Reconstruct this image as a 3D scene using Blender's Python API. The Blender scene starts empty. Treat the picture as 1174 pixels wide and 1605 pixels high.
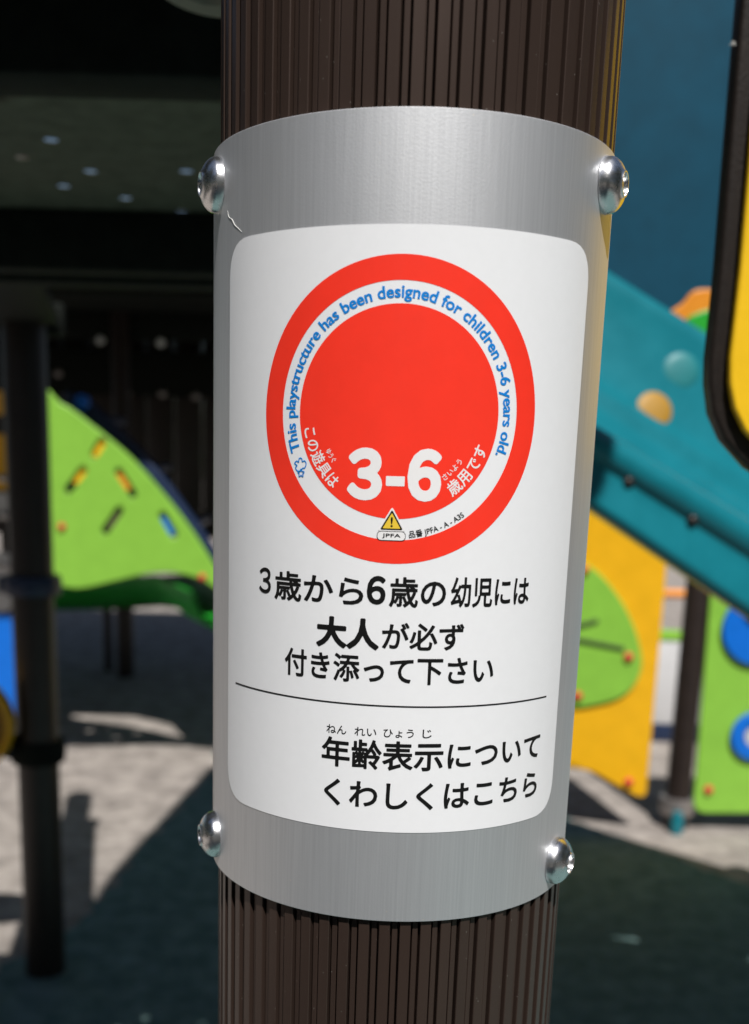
import bpy, bmesh, math, random
import numpy as np
from mathutils import Vector, Matrix

random.seed(7)
sc = bpy.context.scene
col = sc.collection

# ------------------------------------------------------------------ camera, light, exposure
CAM_H = 1.5
F_PX, C_X, C_Y, W_PX, H_PX = 1688.59, 525.345, 1079.454, 1174.0, 1605.0
ROT = Matrix(((0.9996528, 0.0263485, 0.0),
              (0.0056512, -0.2144046, 0.9767286),
              (0.0257353, -0.9763895, -0.2144790)))     # (right, down, forward) -> world
cam_data = bpy.data.cameras.new("camera")
cam = bpy.data.objects.new("camera", cam_data)
col.objects.link(cam)
cam.matrix_world = Matrix((
    (ROT[0][0], -ROT[0][1], -ROT[0][2], 0.0),
    (ROT[1][0], -ROT[1][1], -ROT[1][2], 0.0),
    (ROT[2][0], -ROT[2][1], -ROT[2][2], CAM_H),
    (0, 0, 0, 1)))
cam_data.sensor_fit = 'VERTICAL'
cam_data.sensor_height = 36.0
cam_data.lens = F_PX / H_PX * 36.0
cam_data.shift_x = (W_PX / 2 - C_X) / H_PX
cam_data.shift_y = (C_Y - H_PX / 2) / H_PX
cam_data.clip_start = 0.01
cam_data.clip_end = 400.0
cam_data.dof.use_dof = True
cam_data.dof.focus_distance = 0.312
cam_data.dof.aperture_fstop = cam_data.lens / 3.3
sc.camera = cam

SUN_EL, SUN_AZ = math.radians(56.0), math.radians(-10.0)   # azimuth: how far the light drifts to the right
world = bpy.data.worlds.new("World")
sc.world = world
world.use_nodes = True
wn = world.node_tree
sky = wn.nodes.new("ShaderNodeTexSky")
sky.sky_type = 'NISHITA'
sky.sun_disc = False
sky.sun_elevation = SUN_EL
sky.sun_rotation = math.pi + SUN_AZ
wn.links.new(sky.outputs[0], wn.nodes["Background"].inputs[0])
wn.nodes["Background"].inputs[1].default_value = 0.05

sun_data = bpy.data.lights.new("sun", 'SUN')
sun_data.energy = 5.0
sun_data.angle = math.radians(0.53)
sun_data.color = (1.0, 0.97, 0.935)
sun = bpy.data.objects.new("sun", sun_data)
col.objects.link(sun)
light_dir = Vector((math.sin(SUN_AZ) * math.cos(SUN_EL), math.cos(SUN_AZ) * math.cos(SUN_EL), -math.sin(SUN_EL)))
sun.rotation_euler = light_dir.to_track_quat('-Z', 'Y').to_euler()
sun.location = (0, -6, 9)

sc.view_settings.view_transform = 'Standard'
sc.view_settings.look = 'None'
sc.view_settings.exposure = 0.14
sc.view_settings.gamma = 1.0
sc.view_settings.use_curve_mapping = False
sc.cycles.max_bounces = 8
sc.cycles.use_denoising = True


def at(x, y, depth):
    """World point on the sight line of a photo pixel at the given distance along +Y."""
    d = ROT @ Vector(((x - C_X) / F_PX, (y - C_Y) / F_PX, 1.0))
    return Vector((0, 0, CAM_H)) + d * (depth / d.y)


# ------------------------------------------------------------------ materials
def srgb(r, g, b):
    f = lambda c: c / 12.92 if c <= 0.04045 else ((c + 0.055) / 1.055) ** 2.4
    return (f(r / 255), f(g / 255), f(b / 255))


def mat(name, color, rough=0.5, metal=0.0, vary=0.0, scale=30.0, bump=0.0, bump_scale=200.0,
        stretch=(1, 1, 1), spec=0.5, coat=0.0, rough_vary=0.0, color2=None, bump_dist=0.001, dust=0.0):
    m = bpy.data.materials.new(name)
    m.use_nodes = True
    nt = m.node_tree
    b = nt.nodes["Principled BSDF"]
    b.inputs["Base Color"].default_value = (*color, 1)
    b.inputs["Roughness"].default_value = rough
    b.inputs["Metallic"].default_value = metal
    b.inputs["Specular IOR Level"].default_value = spec
    b.inputs["Coat Weight"].default_value = coat
    b.inputs["Coat Roughness"].default_value = 0.12
    tc = nt.nodes.new("ShaderNodeTexCoord")
    mp = nt.nodes.new("ShaderNodeMapping")
    mp.inputs["Scale"].default_value = stretch
    nt.links.new(tc.outputs["Object"], mp.inputs[0])
    if vary or color2:
        n = nt.nodes.new("ShaderNodeTexNoise")
        n.inputs["Scale"].default_value = scale
        n.inputs["Detail"].default_value = 6
        n.inputs["Roughness"].default_value = 0.65
        nt.links.new(mp.outputs[0], n.inputs["Vector"])
        r = nt.nodes.new("ShaderNodeValToRGB")
        r.color_ramp.elements[0].position = 0.3
        r.color_ramp.elements[1].position = 0.7
        c2 = color2 or tuple(c * (1 + vary) for c in color)
        c1 = color if color2 else tuple(c * (1 - vary) for c in color)
        r.color_ramp.elements[0].color = (*c1, 1)
        r.color_ramp.elements[1].color = (*c2, 1)
        nt.links.new(n.outputs["Fac"], r.inputs[0])
        nt.links.new(r.outputs[0], b.inputs["Base Color"])
        if rough_vary:
            mr = nt.nodes.new("ShaderNodeMapRange")
            mr.inputs["To Min"].default_value = rough - rough_vary
            mr.inputs["To Max"].default_value = rough + rough_vary
            nt.links.new(n.outputs["Fac"], mr.inputs["Value"])
            nt.links.new(mr.outputs[0], b.inputs["Roughness"])
    if dust:
        vo = nt.nodes.new("ShaderNodeTexVoronoi")
        vo.inputs["Scale"].default_value = dust
        nt.links.new(tc.outputs["Object"], vo.inputs["Vector"])
        lt = nt.nodes.new("ShaderNodeMath"); lt.operation = 'LESS_THAN'; lt.inputs[1].default_value = 0.045
        nt.links.new(vo.outputs["Distance"], lt.inputs[0])
        mx = nt.nodes.new("ShaderNodeMix"); mx.data_type = 'RGBA'
        mx.inputs["B"].default_value = (0.30, 0.28, 0.25, 1)
        nt.links.new(lt.outputs[0], mx.inputs["Factor"])
        src = b.inputs["Base Color"].links
        if src: nt.links.new(src[0].from_socket, mx.inputs["A"])
        else: mx.inputs["A"].default_value = (*color, 1)
        nt.links.new(mx.outputs["Result"], b.inputs["Base Color"])
    if bump:
        n2 = nt.nodes.new("ShaderNodeTexNoise")
        n2.inputs["Scale"].default_value = bump_scale
        n2.inputs["Detail"].default_value = 4
        nt.links.new(mp.outputs[0], n2.inputs["Vector"])
        bp = nt.nodes.new("ShaderNodeBump")
        bp.inputs["Strength"].default_value = bump
        bp.inputs["Distance"].default_value = bump_dist
        nt.links.new(n2.outputs["Fac"], bp.inputs["Height"])
        nt.links.new(bp.outputs[0], b.inputs["Normal"])
    return m


def plastic(name, color, rough=0.38, vary=0.06):
    return mat(name, color, rough, vary=vary, scale=14, bump=0.15, bump_scale=350, bump_dist=0.0006, rough_vary=0.06)


M_ground = mat("rubber_ground", (0.165, 0.145, 0.130), 0.9, scale=9, color2=(0.43, 0.385, 0.345), bump=0.8, bump_scale=160, bump_dist=0.006, spec=0.2)
M_shade_green = mat("shade_green", (0.060, 0.120, 0.115), 0.9, scale=14, color2=(0.19, 0.28, 0.27), bump=0.8, bump_scale=160, bump_dist=0.006, spec=0.2)  # dark tone that puts ground shade into the colour
M_anod = mat("brown_anodised", (0.058, 0.038, 0.030), 0.34, metal=0.45, vary=0.06, scale=60, stretch=(1, 1, 0.04), bump=0.06, bump_dist=0.0001, bump_scale=700, dust=320, rough_vary=0.1)
M_paint = mat("brown_paint", (0.020, 0.013, 0.011), 0.42, vary=0.2, scale=20, bump=0.1, bump_scale=400)
M_steel = mat("bolt_steel", (0.78, 0.78, 0.79), 0.27, metal=1.0, vary=0.12, scale=160, bump=0.2, bump_scale=500, bump_dist=0.0004, rough_vary=0.09)
M_white = mat("sticker_white", (0.80, 0.808, 0.825), 0.42, vary=0.012, scale=300, bump=0.05, bump_scale=900, bump_dist=0.0002, spec=0.4, coat=0.35)
M_red = mat("print_red", (0.93, 0.038, 0.018), 0.36, vary=0.03, scale=120, spec=0.45, coat=0.35)
M_print_white = mat("print_white", (0.80, 0.79, 0.79), 0.4, vary=0.01, scale=300, spec=0.4)
M_black = mat("print_black", (0.006, 0.006, 0.006), 0.42, vary=0.2, scale=300, spec=0.35)
M_blue = mat("print_blue", (0.002, 0.21, 0.64), 0.4, vary=0.03, scale=300, spec=0.4)
M_warn = mat("print_yellow", (0.80, 0.55, 0.05), 0.4, vary=0.02, scale=300, spec=0.4)
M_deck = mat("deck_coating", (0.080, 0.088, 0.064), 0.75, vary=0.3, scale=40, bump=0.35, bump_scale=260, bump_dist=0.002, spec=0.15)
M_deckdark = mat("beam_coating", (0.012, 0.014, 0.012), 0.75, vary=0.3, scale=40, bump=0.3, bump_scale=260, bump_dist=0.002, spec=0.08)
M_green = plastic("lime_plastic", (0.235, 0.50, 0.055))
M_green2 = plastic("leaf_green_plastic", (0.02, 0.36, 0.03))
M_yellow = plastic("yellow_plastic", (0.80, 0.42, 0.008))
M_yellow2 = plastic("bright_yellow_plastic", (0.86, 0.52, 0.012))
M_blue_pl = plastic("blue_plastic", (0.0, 0.14, 0.62))
M_navy = plastic("navy_plastic", (0.010, 0.022, 0.06))
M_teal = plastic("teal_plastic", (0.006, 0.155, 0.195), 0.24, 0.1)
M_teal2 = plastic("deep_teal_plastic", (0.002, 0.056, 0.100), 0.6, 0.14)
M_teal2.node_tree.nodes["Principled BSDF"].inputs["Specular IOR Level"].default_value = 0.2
M_orange = plastic("orange_plastic", (0.75, 0.26, 0.02))
M_redcap = plastic("red_plastic", (0.62, 0.04, 0.03))
M_blackplate = mat("black_plate", (0.013, 0.009, 0.007), 0.4, dust=320, vary=0.3, scale=200, bump=0.3, bump_scale=500, bump_dist=0.0006)
M_palepanel = plastic("pale_grey_plastic", (0.55, 0.55, 0.56))
M_zinc = mat("zinc_clamp", (0.35, 0.32, 0.31), 0.4, metal=0.7, vary=0.15, scale=60)
M_blocker = plastic("blocker_green_plastic", (0.03, 0.06, 0.035), 0.55)
M_leaf = mat("hedge_leaf", (0.04, 0.07, 0.02), 0.6, vary=0.5, scale=3)
M_bark = mat("hedge_bark", (0.07, 0.05, 0.035), 0.85, vary=0.3, scale=20)
M_hole_light = mat("hole_light_pale", (0.78, 0.80, 0.80), 0.35, vary=0.05)
M_lint = mat("lint", (0.6, 0.6, 0.57), 0.8, vary=0.1, scale=100)
M_slot = mat("dark_slot", (0.03, 0.05, 0.015), 0.7, vary=0.2, scale=50)


def sleeve_material():
    m = bpy.data.materials.new("satin_aluminium")
    m.use_nodes = True
    nt = m.node_tree
    b = nt.nodes["Principled BSDF"]
    b.inputs["Metallic"].default_value = 0.80
    b.inputs["Roughness"].default_value = 0.5
    tc = nt.nodes.new("ShaderNodeTexCoord")
    mp = nt.nodes.new("ShaderNodeMapping")
    mp.inputs["Scale"].default_value = (1, 1, 0.02)
    nt.links.new(tc.outputs["Object"], mp.inputs[0])
    streak = nt.nodes.new("ShaderNodeTexNoise")
    streak.inputs["Scale"].default_value = 1500
    streak.inputs["Detail"].default_value = 5
    nt.links.new(mp.outputs[0], streak.inputs["Vector"])
    grain = nt.nodes.new("ShaderNodeTexNoise")
    grain.inputs["Scale"].default_value = 1700
    grain.inputs["Detail"].default_value = 2
    nt.links.new(tc.outputs["Object"], grain.inputs["Vector"])
    ramp = nt.nodes.new("ShaderNodeValToRGB")
    ramp.color_ramp.elements[0].position = 0.25
    ramp.color_ramp.elements[1].position = 0.75
    ramp.color_ramp.elements[0].color = (0.64, 0.65, 0.67, 1)
    ramp.color_ramp.elements[1].color = (0.73, 0.74, 0.76, 1)
    nt.links.new(streak.outputs["Fac"], ramp.inputs[0])
    # fine dust specks
    vor = nt.nodes.new("ShaderNodeTexVoronoi")
    vor.inputs["Scale"].default_value = 130
    nt.links.new(tc.outputs["Object"], vor.inputs["Vector"])
    lt = nt.nodes.new("ShaderNodeMath")
    lt.operation = 'LESS_THAN'
    lt.inputs[1].default_value = 0.035
    nt.links.new(vor.outputs["Distance"], lt.inputs[0])
    mix = nt.nodes.new("ShaderNodeMix")
    mix.data_type = 'RGBA'
    mix.inputs["B"].default_value = (0.75, 0.73, 0.70, 1)
    nt.links.new(lt.outputs[0], mix.inputs["Factor"])
    nt.links.new(ramp.outputs[0], mix.inputs["A"])
    nt.links.new(mix.outputs["Result"], b.inputs["Base Color"])
    add = nt.nodes.new("ShaderNodeMath")
    add.operation = 'ADD'
    nt.links.new(streak.outputs["Fac"], add.inputs[0])
    nt.links.new(grain.outputs["Fac"], add.inputs[1])
    bp = nt.nodes.new("ShaderNodeBump")
    bp.inputs["Strength"].default_value = 0.12
    bp.inputs["Distance"].default_value = 0.0002
    nt.links.new(add.outputs[0], bp.inputs["Height"])
    nt.links.new(bp.outputs[0], b.inputs["Normal"])
    return m


M_sleeve = sleeve_material()


# ------------------------------------------------------------------ helpers
def tag(o, label=None, cat=None, group=None, kind=None):
    if label: o["label"] = label
    if cat: o["category"] = cat
    if group: o["group"] = group
    if kind: o["kind"] = kind
    return o


def link(name, me, material, parent=None, smooth=True):
    o = bpy.data.objects.new(name, me)
    col.objects.link(o)
    if material: me.materials.append(material)
    if smooth:
        for p in me.polygons: p.use_smooth = True
    if parent:
        o.parent = parent
        o.matrix_parent_inverse = Matrix.Translation(-parent.location)
    return o


def sharp(o, deg=35):
    bm = bmesh.new(); bm.from_mesh(o.data)
    for e in bm.edges:
        if len(e.link_faces) == 2 and e.calc_face_angle(0) > math.radians(deg): e.smooth = False
    bm.to_mesh(o.data); bm.free()
    return o


def build(name, bm, material, parent=None, smooth=True, deg=35):
    bmesh.ops.recalc_face_normals(bm, faces=bm.faces)
    me = bpy.data.meshes.new(name)
    bm.to_mesh(me); bm.free()
    o = link(name, me, material, parent, smooth)
    if smooth: sharp(o, deg)
    return o


def thing(name, loc, label, cat, group=None):
    o = bpy.data.objects.new(name, None)
    o.empty_display_size = 0.05
    col.objects.link(o)
    o.location = loc
    return tag(o, label, cat, group)


def box(bm, lo, hi, bevel=0.0):
    r = bmesh.ops.create_cube(bm, size=1.0)
    lo, hi = Vector(lo), Vector(hi)
    for v in r["verts"]:
        v.co = Vector((lo.x + (v.co.x + 0.5) * (hi.x - lo.x), lo.y + (v.co.y + 0.5) * (hi.y - lo.y), lo.z + (v.co.z + 0.5) * (hi.z - lo.z)))
    if bevel:
        es = list({e for v in r["verts"] for e in v.link_edges})
        bmesh.ops.bevel(bm, geom=es, offset=bevel, segments=2, affect='EDGES', profile=0.5)


def lathe(bm, profile, origin=(0, 0, 0), axis=(0, 0, 1), seg=40):
    """profile: (radius, height) pairs along the axis."""
    q = Vector((0, 0, 1)).rotation_difference(Vector(axis).normalized())
    o = Vector(origin)
    rings = []
    for r, h in profile:
        if r < 1e-7:
            rings.append([bm.verts.new(o + q @ Vector((0, 0, h)))])
        else:
            rings.append([bm.verts.new(o + q @ Vector((r * math.cos(2 * math.pi * k / seg), r * math.sin(2 * math.pi * k / seg), h))) for k in range(seg)])
    for a, b in zip(rings, rings[1:]):
        for k in range(seg):
            k2 = (k + 1) % seg
            if len(a) == 1 and len(b) == 1: continue
            if len(a) == 1: bm.faces.new((a[0], b[k], b[k2]))
            elif len(b) == 1: bm.faces.new((a[k], a[k2], b[0]))
            else: bm.faces.new((a[k], a[k2], b[k2], b[k]))


def tube(bm, pts, radius, seg=14, caps=True):
    pts = [Vector(p) for p in pts]
    rad = radius if isinstance(radius, (list, tuple)) else [radius] * len(pts)
    rings = []
    up = Vector((0, 0, 1))
    for i, p in enumerate(pts):
        t = (pts[min(i + 1, len(pts) - 1)] - pts[max(i - 1, 0)]).normalized()
        n = t.cross(up)
        if n.length < 1e-3: n = t.cross(Vector((1, 0, 0)))
        n.normalize(); b = t.cross(n)
        rings.append([bm.verts.new(p + n * rad[i] * math.cos(2 * math.pi * k / seg) + b * rad[i] * math.sin(2 * math.pi * k / seg)) for k in range(seg)])
    for a, b in zip(rings, rings[1:]):
        for k in range(seg): bm.faces.new((a[k], a[(k + 1) % seg], b[(k + 1) % seg], b[k]))
    if caps:
        bm.faces.new(rings[0]); bm.faces.new(rings[-1])


def smooth_loop(pts, n=8, closed=True):
    """Catmull-Rom through 2-D points."""
    P = [Vector((p[0], p[1])) for p in pts]
    out = []
    N = len(P)
    for i in range(N if closed else N - 1):
        g = lambda k: P[k % N] if closed else P[min(max(k, 0), N - 1)]
        p0, p1, p2, p3 = g(i - 1), g(i), g(i + 1), g(i + 2)
        for k in range(n):
            t = k / n
            out.append(0.5 * ((2 * p1) + (p2 - p0) * t + (2 * p0 - 5 * p1 + 4 * p2 - p3) * t * t + (3 * p1 - p0 - 3 * p2 + p3) * t ** 3))
    if not closed: out.append(P[-1])
    return [(p.x, p.y) for p in out]


def round_poly(pts, radii, seg=6):
    """Polygon with rounded corners."""
    out = []
    N = len(pts)
    for i in range(N):
        p = Vector(pts[i]); r = radii[i] if isinstance(radii, (list, tuple)) else radii
        a = (Vector(pts[i - 1]) - p); b = (Vector(pts[(i + 1) % N]) - p)
        r = min(r, a.length * 0.49, b.length * 0.49)
        if r < 1e-5: out.append((p.x, p.y)); continue
        a = p + a.normalized() * r; b = p + b.normalized() * r
        for k in range(seg + 1):
            t = k / seg
            q = a * (1 - t) ** 2 + p * 2 * t * (1 - t) + b * t * t
            out.append((q.x, q.y))
    return out


def flat_mesh(outlines, depth, bevel=0.0):
    """Filled 2-D outlines (holes allowed) with thickness, as a mesh in the XY plane, z from -depth/2 to depth/2."""
    cu = bpy.data.curves.new("outline", 'CURVE')
    cu.dimensions = '2D'; cu.fill_mode = 'BOTH'
    cu.extrude = max(depth / 2 - bevel, 0); cu.bevel_depth = bevel; cu.bevel_resolution = 2
    cu.offset = -bevel
    for pts in outlines:
        s = cu.splines.new('POLY'); s.points.add(len(pts) - 1)
        for q, p in zip(s.points, pts): q.co = (p[0], p[1], 0, 1)
        s.use_cyclic_u = True
    o = bpy.data.objects.new("outline", cu)
    col.objects.link(o)
    dg = bpy.context.evaluated_depsgraph_get(); dg.update()
    me = bpy.data.meshes.new_from_object(o.evaluated_get(dg))
    bpy.data.objects.remove(o); bpy.data.curves.remove(cu)
    me.materials.clear()
    return me


def panel(name, outlines, y_front, depth, material, parent=None, bevel=0.004):
    """Upright board facing -Y; outlines in world (x, z); front face at y_front."""
    me = flat_mesh(outlines, depth, bevel)
    me.transform(Matrix.Translation((0, y_front + depth / 2, 0)) @ Matrix.Rotation(math.pi / 2, 4, 'X'))
    o = link(name, me, material, parent)
    return sharp(o, 40)


def px_outline(pts, depth):
    r = []
    for x, y in pts:
        p = at(x, y, depth); r.append((p.x, p.z))
    return r


def circle(cx, cz, r, n=32):
    return [(cx + r * math.cos(2 * math.pi * k / n), cz + r * math.sin(2 * math.pi * k / n)) for k in range(n)]


def cap(parent, p, r, material=None, name="cap"):
    """Round bolt cap on a board that faces -Y."""
    bm = bmesh.new()
    lathe(bm, [(r, 0), (r, r * 0.25), (r * 0.85, r * 0.6), (r * 0.5, r * 0.85), (0, r * 0.95)], p, (0, -1, 0), 16)
    return build(name, bm, material or M_redcap, parent)


# ------------------------------------------------------------------ ground
bm = bmesh.new()
n = 60
S = 60.0
verts = {}
for i in range(n + 1):
    for j in range(n + 1):
        x = -S + 2 * S * i / n; y = -S + 2 * S * j / n
        verts[i, j] = bm.verts.new((x, y, 0))
for i in range(n):
    for j in range(n):
        bm.faces.new((verts[i, j], verts[i + 1, j], verts[i + 1, j + 1], verts[i, j + 1]))
tag(build("ground", bm, M_ground, smooth=False), kind='structure')

# thin dark green sheet along the shadow edges, deepens the ground shade by colour
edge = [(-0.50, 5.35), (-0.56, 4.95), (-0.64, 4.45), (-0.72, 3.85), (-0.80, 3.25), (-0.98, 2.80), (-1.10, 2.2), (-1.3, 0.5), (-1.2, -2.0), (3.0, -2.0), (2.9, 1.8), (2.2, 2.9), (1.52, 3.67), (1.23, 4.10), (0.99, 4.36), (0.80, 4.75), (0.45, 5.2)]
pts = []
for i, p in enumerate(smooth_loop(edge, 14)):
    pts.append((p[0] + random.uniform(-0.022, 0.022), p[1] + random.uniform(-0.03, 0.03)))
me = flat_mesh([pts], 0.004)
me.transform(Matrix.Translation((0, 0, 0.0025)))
tag(link("shade_sheet", me, M_shade_green, None, False), kind='structure')

# ------------------------------------------------------------------ main fluted post
POST = Vector((0.019335, 0.353672, 0.0))
R_SL = 0.060
R_POST = 0.0587


def fluted_post():
    cx, cy = POST.x + 0.0007, POST.y
    # raised ribs and shallow channels, each channel with a dark notch along both sides; 0 faces the camera, positive to the right
    per = 2 * math.pi / 60
    base = -2.0 / 58.8
    mm_ = 0.001 / R_POST
    prof = []
    for k in range(60):
        a = base + k * per                     # channel starts here
        e = a + 2.9 * mm_                      # channel ends here
        nw, deep, floor_r = 0.62 * mm_, R_POST - 0.0030, R_POST - 0.0010
        prof += [(a - 0.18 * mm_, R_POST), (a, R_POST - 0.0002), (a + 0.06 * mm_, deep), (a + nw - 0.06 * mm_, deep), (a + nw, floor_r - 0.0001), (a + nw + 0.15 * mm_, floor_r)]
        prof += [(e - nw - 0.15 * mm_, floor_r), (e - nw, floor_r - 0.0001), (e - nw + 0.06 * mm_, deep), (e - 0.06 * mm_, deep), (e, R_POST - 0.0002), (e + 0.18 * mm_, R_POST)]
        prof += [((e + a + per) / 2, R_POST)]
    bm = bmesh.new()
    zs = [0.0, 1.2, 1.5, 1.8, 3.15]
    rings = []
    for z in zs:
        rings.append([bm.verts.new((cx + r * math.sin(a), cy - r * math.cos(a), z)) for a, r in prof])
    N = len(prof)
    for A, B in zip(rings, rings[1:]):
        for k in range(N):
            bm.faces.new((A[k], A[(k + 1) % N], B[(k + 1) % N], B[k]))
    return build("support_post", bm, M_anod, smooth=True, deg=20)


p = fluted_post()
tag(p, "dark brown fluted metal post that carries the age notice", "post")

# ------------------------------------------------------------------ age notice: curved plate, sticker, bolts
Z_TOP, Z_BOT = 1.58476, 1.36606
Z_MID = (Z_TOP + Z_BOT) / 2
sign = thing("notice_sign", (POST.x, POST.y - R_SL, Z_BOT), "curved silver plate with white age sticker bolted around the fluted post", "sign")


def bend(u, v, w):
    a = u / R_SL
    r = R_SL + w
    return Vector((POST.x + r * math.sin(a), POST.y - r * math.cos(a), v))


def bend_bm(bm, step=0.0016):
    """Slice a flat (u, v, w) mesh into narrow strips and wrap it on the cylinder."""
    us = [v.co.x for v in bm.verts]
    k = math.floor(min(us) / step) + 1
    while k * step < max(us):
        geom = bm.verts[:] + bm.edges[:] + bm.faces[:]
        bmesh.ops.bisect_plane(bm, geom=geom, plane_co=(k * step, 0, 0), plane_no=(1, 0, 0), dist=1e-7)
        k += 1
    for v in bm.verts: v.co = bend(*v.co)


# plate
bm = bmesh.new()
U_MID = -0.0044
half = math.radians(97) * R_SL
N = 90
T = 0.0010
rings = []
for k in range(N + 1):
    u = U_MID - half + 2 * half * k / N
    c = 0.00018
    rings.append([bm.verts.new(bend(u, z, w)) for z, w in (
        (Z_BOT, -T), (Z_BOT, -c), (Z_BOT + c, 0), (Z_MID, 0), (Z_TOP - c, 0), (Z_TOP, -c), (Z_TOP, -T))])
for A, B in zip(rings, rings[1:]):
    L = len(A)
    for k in range(L): bm.faces.new((A[k], A[(k + 1) % L], B[(k + 1) % L], B[k]))
bm.faces.new(rings[0]); bm.faces.new(rings[-1])
build("metal_plate", bm, M_sleeve, sign)

# sticker sheet
U0, U1, V0, V1 = -0.0632, 0.0556, 1.39369, 1.55723
STK = 0.00014
sheet_outline = round_poly([(U0, V0), (U1, V0), (U1, V1), (U0, V1)], 0.0105, 8)
bm = bmesh.new()
f = bm.faces.new([bm.verts.new((x, y, STK)) for x, y in sheet_outline])
ex = bmesh.ops.extrude_face_region(bm, geom=[f])
for v in ex["geom"]:
    if isinstance(v, bmesh.types.BMVert): v.co.z = 0.00002
bend_bm(bm, 0.0016)
sticker = build("sticker", bm, M_white, sign)
tag(sticker, "white rounded age sticker with a red roundel")

CU, CV = -0.0047, 1.51040       # roundel centre on the unrolled sheet
W1, W2, W3, W4 = 0.00019, 0.00024, 0.00029, 0.00034


def disc(name, r0, r1, w, material):
    bm = bmesh.new()
    seg = 120
    nr = max(2, int((r1 - r0) / 0.002))
    rings = []
    for i in range(nr + 1):
        r = r0 + (r1 - r0) * i / nr
        if r < 1e-6: rings.append([bm.verts.new(bend(CU, CV, w))])
        else: rings.append([bm.verts.new(bend(CU + r * math.cos(2 * math.pi * k / seg), CV + r * math.sin(2 * math.pi * k / seg), w)) for k in range(seg)])
    for A, B in zip(rings, rings[1:]):
        for k in range(seg):
            k2 = (k + 1) % seg
            if len(A) == 1: bm.faces.new((A[0], B[k], B[k2]))
            else: bm.faces.new((A[k], B[k], B[k2], A[k2]))
    return build(name, bm, material, sticker)


disc("red_ring", 0.03335, 0.0397, W1, M_red)
disc("red_disc", 0.0, 0.02765, W1, M_red)


def text_bm(body, size, offset=0.0, spacing=1.0, cell=0.017):
    """Flat lettering; the outlines are grown by `offset` em with round corners (distance field + marching squares)."""
    cu = bpy.data.curves.new("text", 'FONT')
    cu.body = body; cu.size = 1.0; cu.space_character = spacing
    cu.fill_mode = 'FRONT'; cu.resolution_u = 4
    o = bpy.data.objects.new("text", cu)
    col.objects.link(o)
    dg = bpy.context.evaluated_depsgraph_get(); dg.update()
    me = bpy.data.meshes.new_from_object(o.evaluated_get(dg))
    bpy.data.objects.remove(o); bpy.data.curves.remove(cu)
    src = bmesh.new(); src.from_mesh(me); bpy.data.meshes.remove(me)
    bmesh.ops.remove_doubles(src, verts=src.verts, dist=1e-4)
    seg = np.array([[e.verts[0].co.x, e.verts[0].co.y, e.verts[1].co.x, e.verts[1].co.y] for e in src.edges if len(e.link_faces) == 1])
    src.free()
    ax_, ay, bx, by = seg.T
    pad = offset + 2 * cell
    x0, y0 = min(ax_.min(), bx.min()) - pad, min(ay.min(), by.min()) - pad
    nx = int((max(ax_.max(), bx.max()) + pad - x0) / cell) + 2
    ny = int((max(ay.max(), by.max()) + pad - y0) / cell) + 2
    gx = x0 + cell * np.arange(nx); gy = y0 + cell * np.arange(ny)
    field = np.empty((nx, ny))
    dx, dy = bx - ax_, by - ay
    L2 = dx * dx + dy * dy + 1e-12
    for i0, x in enumerate(gx):
        near = (np.minimum(ax_, bx) < x + 0.5) & (np.maximum(ax_, bx) > x - 0.5)
        if not near.any(): field[i0] = 1.0; continue
        A0, A1, B0, B1, D0, D1, LL = ax_[near], ay[near], bx[near], by[near], dx[near], dy[near], L2[near]
        px = x - A0[:, None]; py = gy[None, :] - A1[:, None]
        t = np.clip((px * D0[:, None] + py * D1[:, None]) / LL[:, None], 0, 1)
        dist = np.sqrt(((px - t * D0[:, None]) ** 2 + (py - t * D1[:, None]) ** 2).min(0))
        # even-odd test along the column
        cross = (A0 > x) != (B0 > x)
        inside = np.zeros(ny, bool)
        if cross.any():
            yc = A1[cross] + (x - A0[cross]) / D0[cross] * D1[cross]
            inside = ((yc[:, None] < gy[None, :]).sum(0) % 2) == 1
        field[i0] = np.where(inside, -dist, dist)
    field -= offset
    field[np.abs(field) < 1e-5] = 1e-5
    bm = bmesh.new()
    cache = {}

    def corner(i, j):
        k = (i, j)
        if k not in cache: cache[k] = bm.verts.new((gx[i] * size, gy[j] * size, 0))
        return cache[k]

    def cut(i, j, k, l):
        key = (min((i, j), (k, l)), max((i, j), (k, l)))
        if key not in cache:
            a, b = field[i, j], field[k, l]; t = a / (a - b)
            cache[key] = bm.verts.new(((gx[i] + (gx[k] - gx[i]) * t) * size, (gy[j] + (gy[l] - gy[j]) * t) * size, 0))
        return cache[key]

    neg = field < 0
    any_in = neg[:-1, :-1] | neg[1:, :-1] | neg[1:, 1:] | neg[:-1, 1:]
    for i, j in zip(*np.nonzero(any_in)):
        c = ((i, j), (i + 1, j), (i + 1, j + 1), (i, j + 1))
        ins = [neg[q] for q in c]
        if ins[0] == ins[2] and ins[1] == ins[3] and ins[0] != ins[1]:
            for q in range(4):                       # saddle: two separate corners
                if ins[q]:
                    bm.faces.new((cut(*c[q - 1], *c[q]), corner(*c[q]), cut(*c[q], *c[(q + 1) % 4])))
            continue
        poly = []
        for q in range(4):
            n2 = (q + 1) % 4
            if ins[q]: poly.append(corner(*c[q]))
            if ins[q] != ins[n2]: poly.append(cut(*c[q], *c[n2]))
        if len(poly) >= 3: bm.faces.new(poly)
    return bm


def extent(bm):
    xs = [v.co.x for v in bm.verts]; ys = [v.co.y for v in bm.verts]
    return min(xs), max(xs), min(ys), max(ys)


def fit(bm, u0, u1, v0, v1, w):
    a, b, c, d = extent(bm)
    for v in bm.verts:
        v.co = Vector((u0 + (v.co.x - a) / (b - a) * (u1 - u0), v0 + (v.co.y - c) / (d - c) * (v1 - v0), w))


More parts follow.
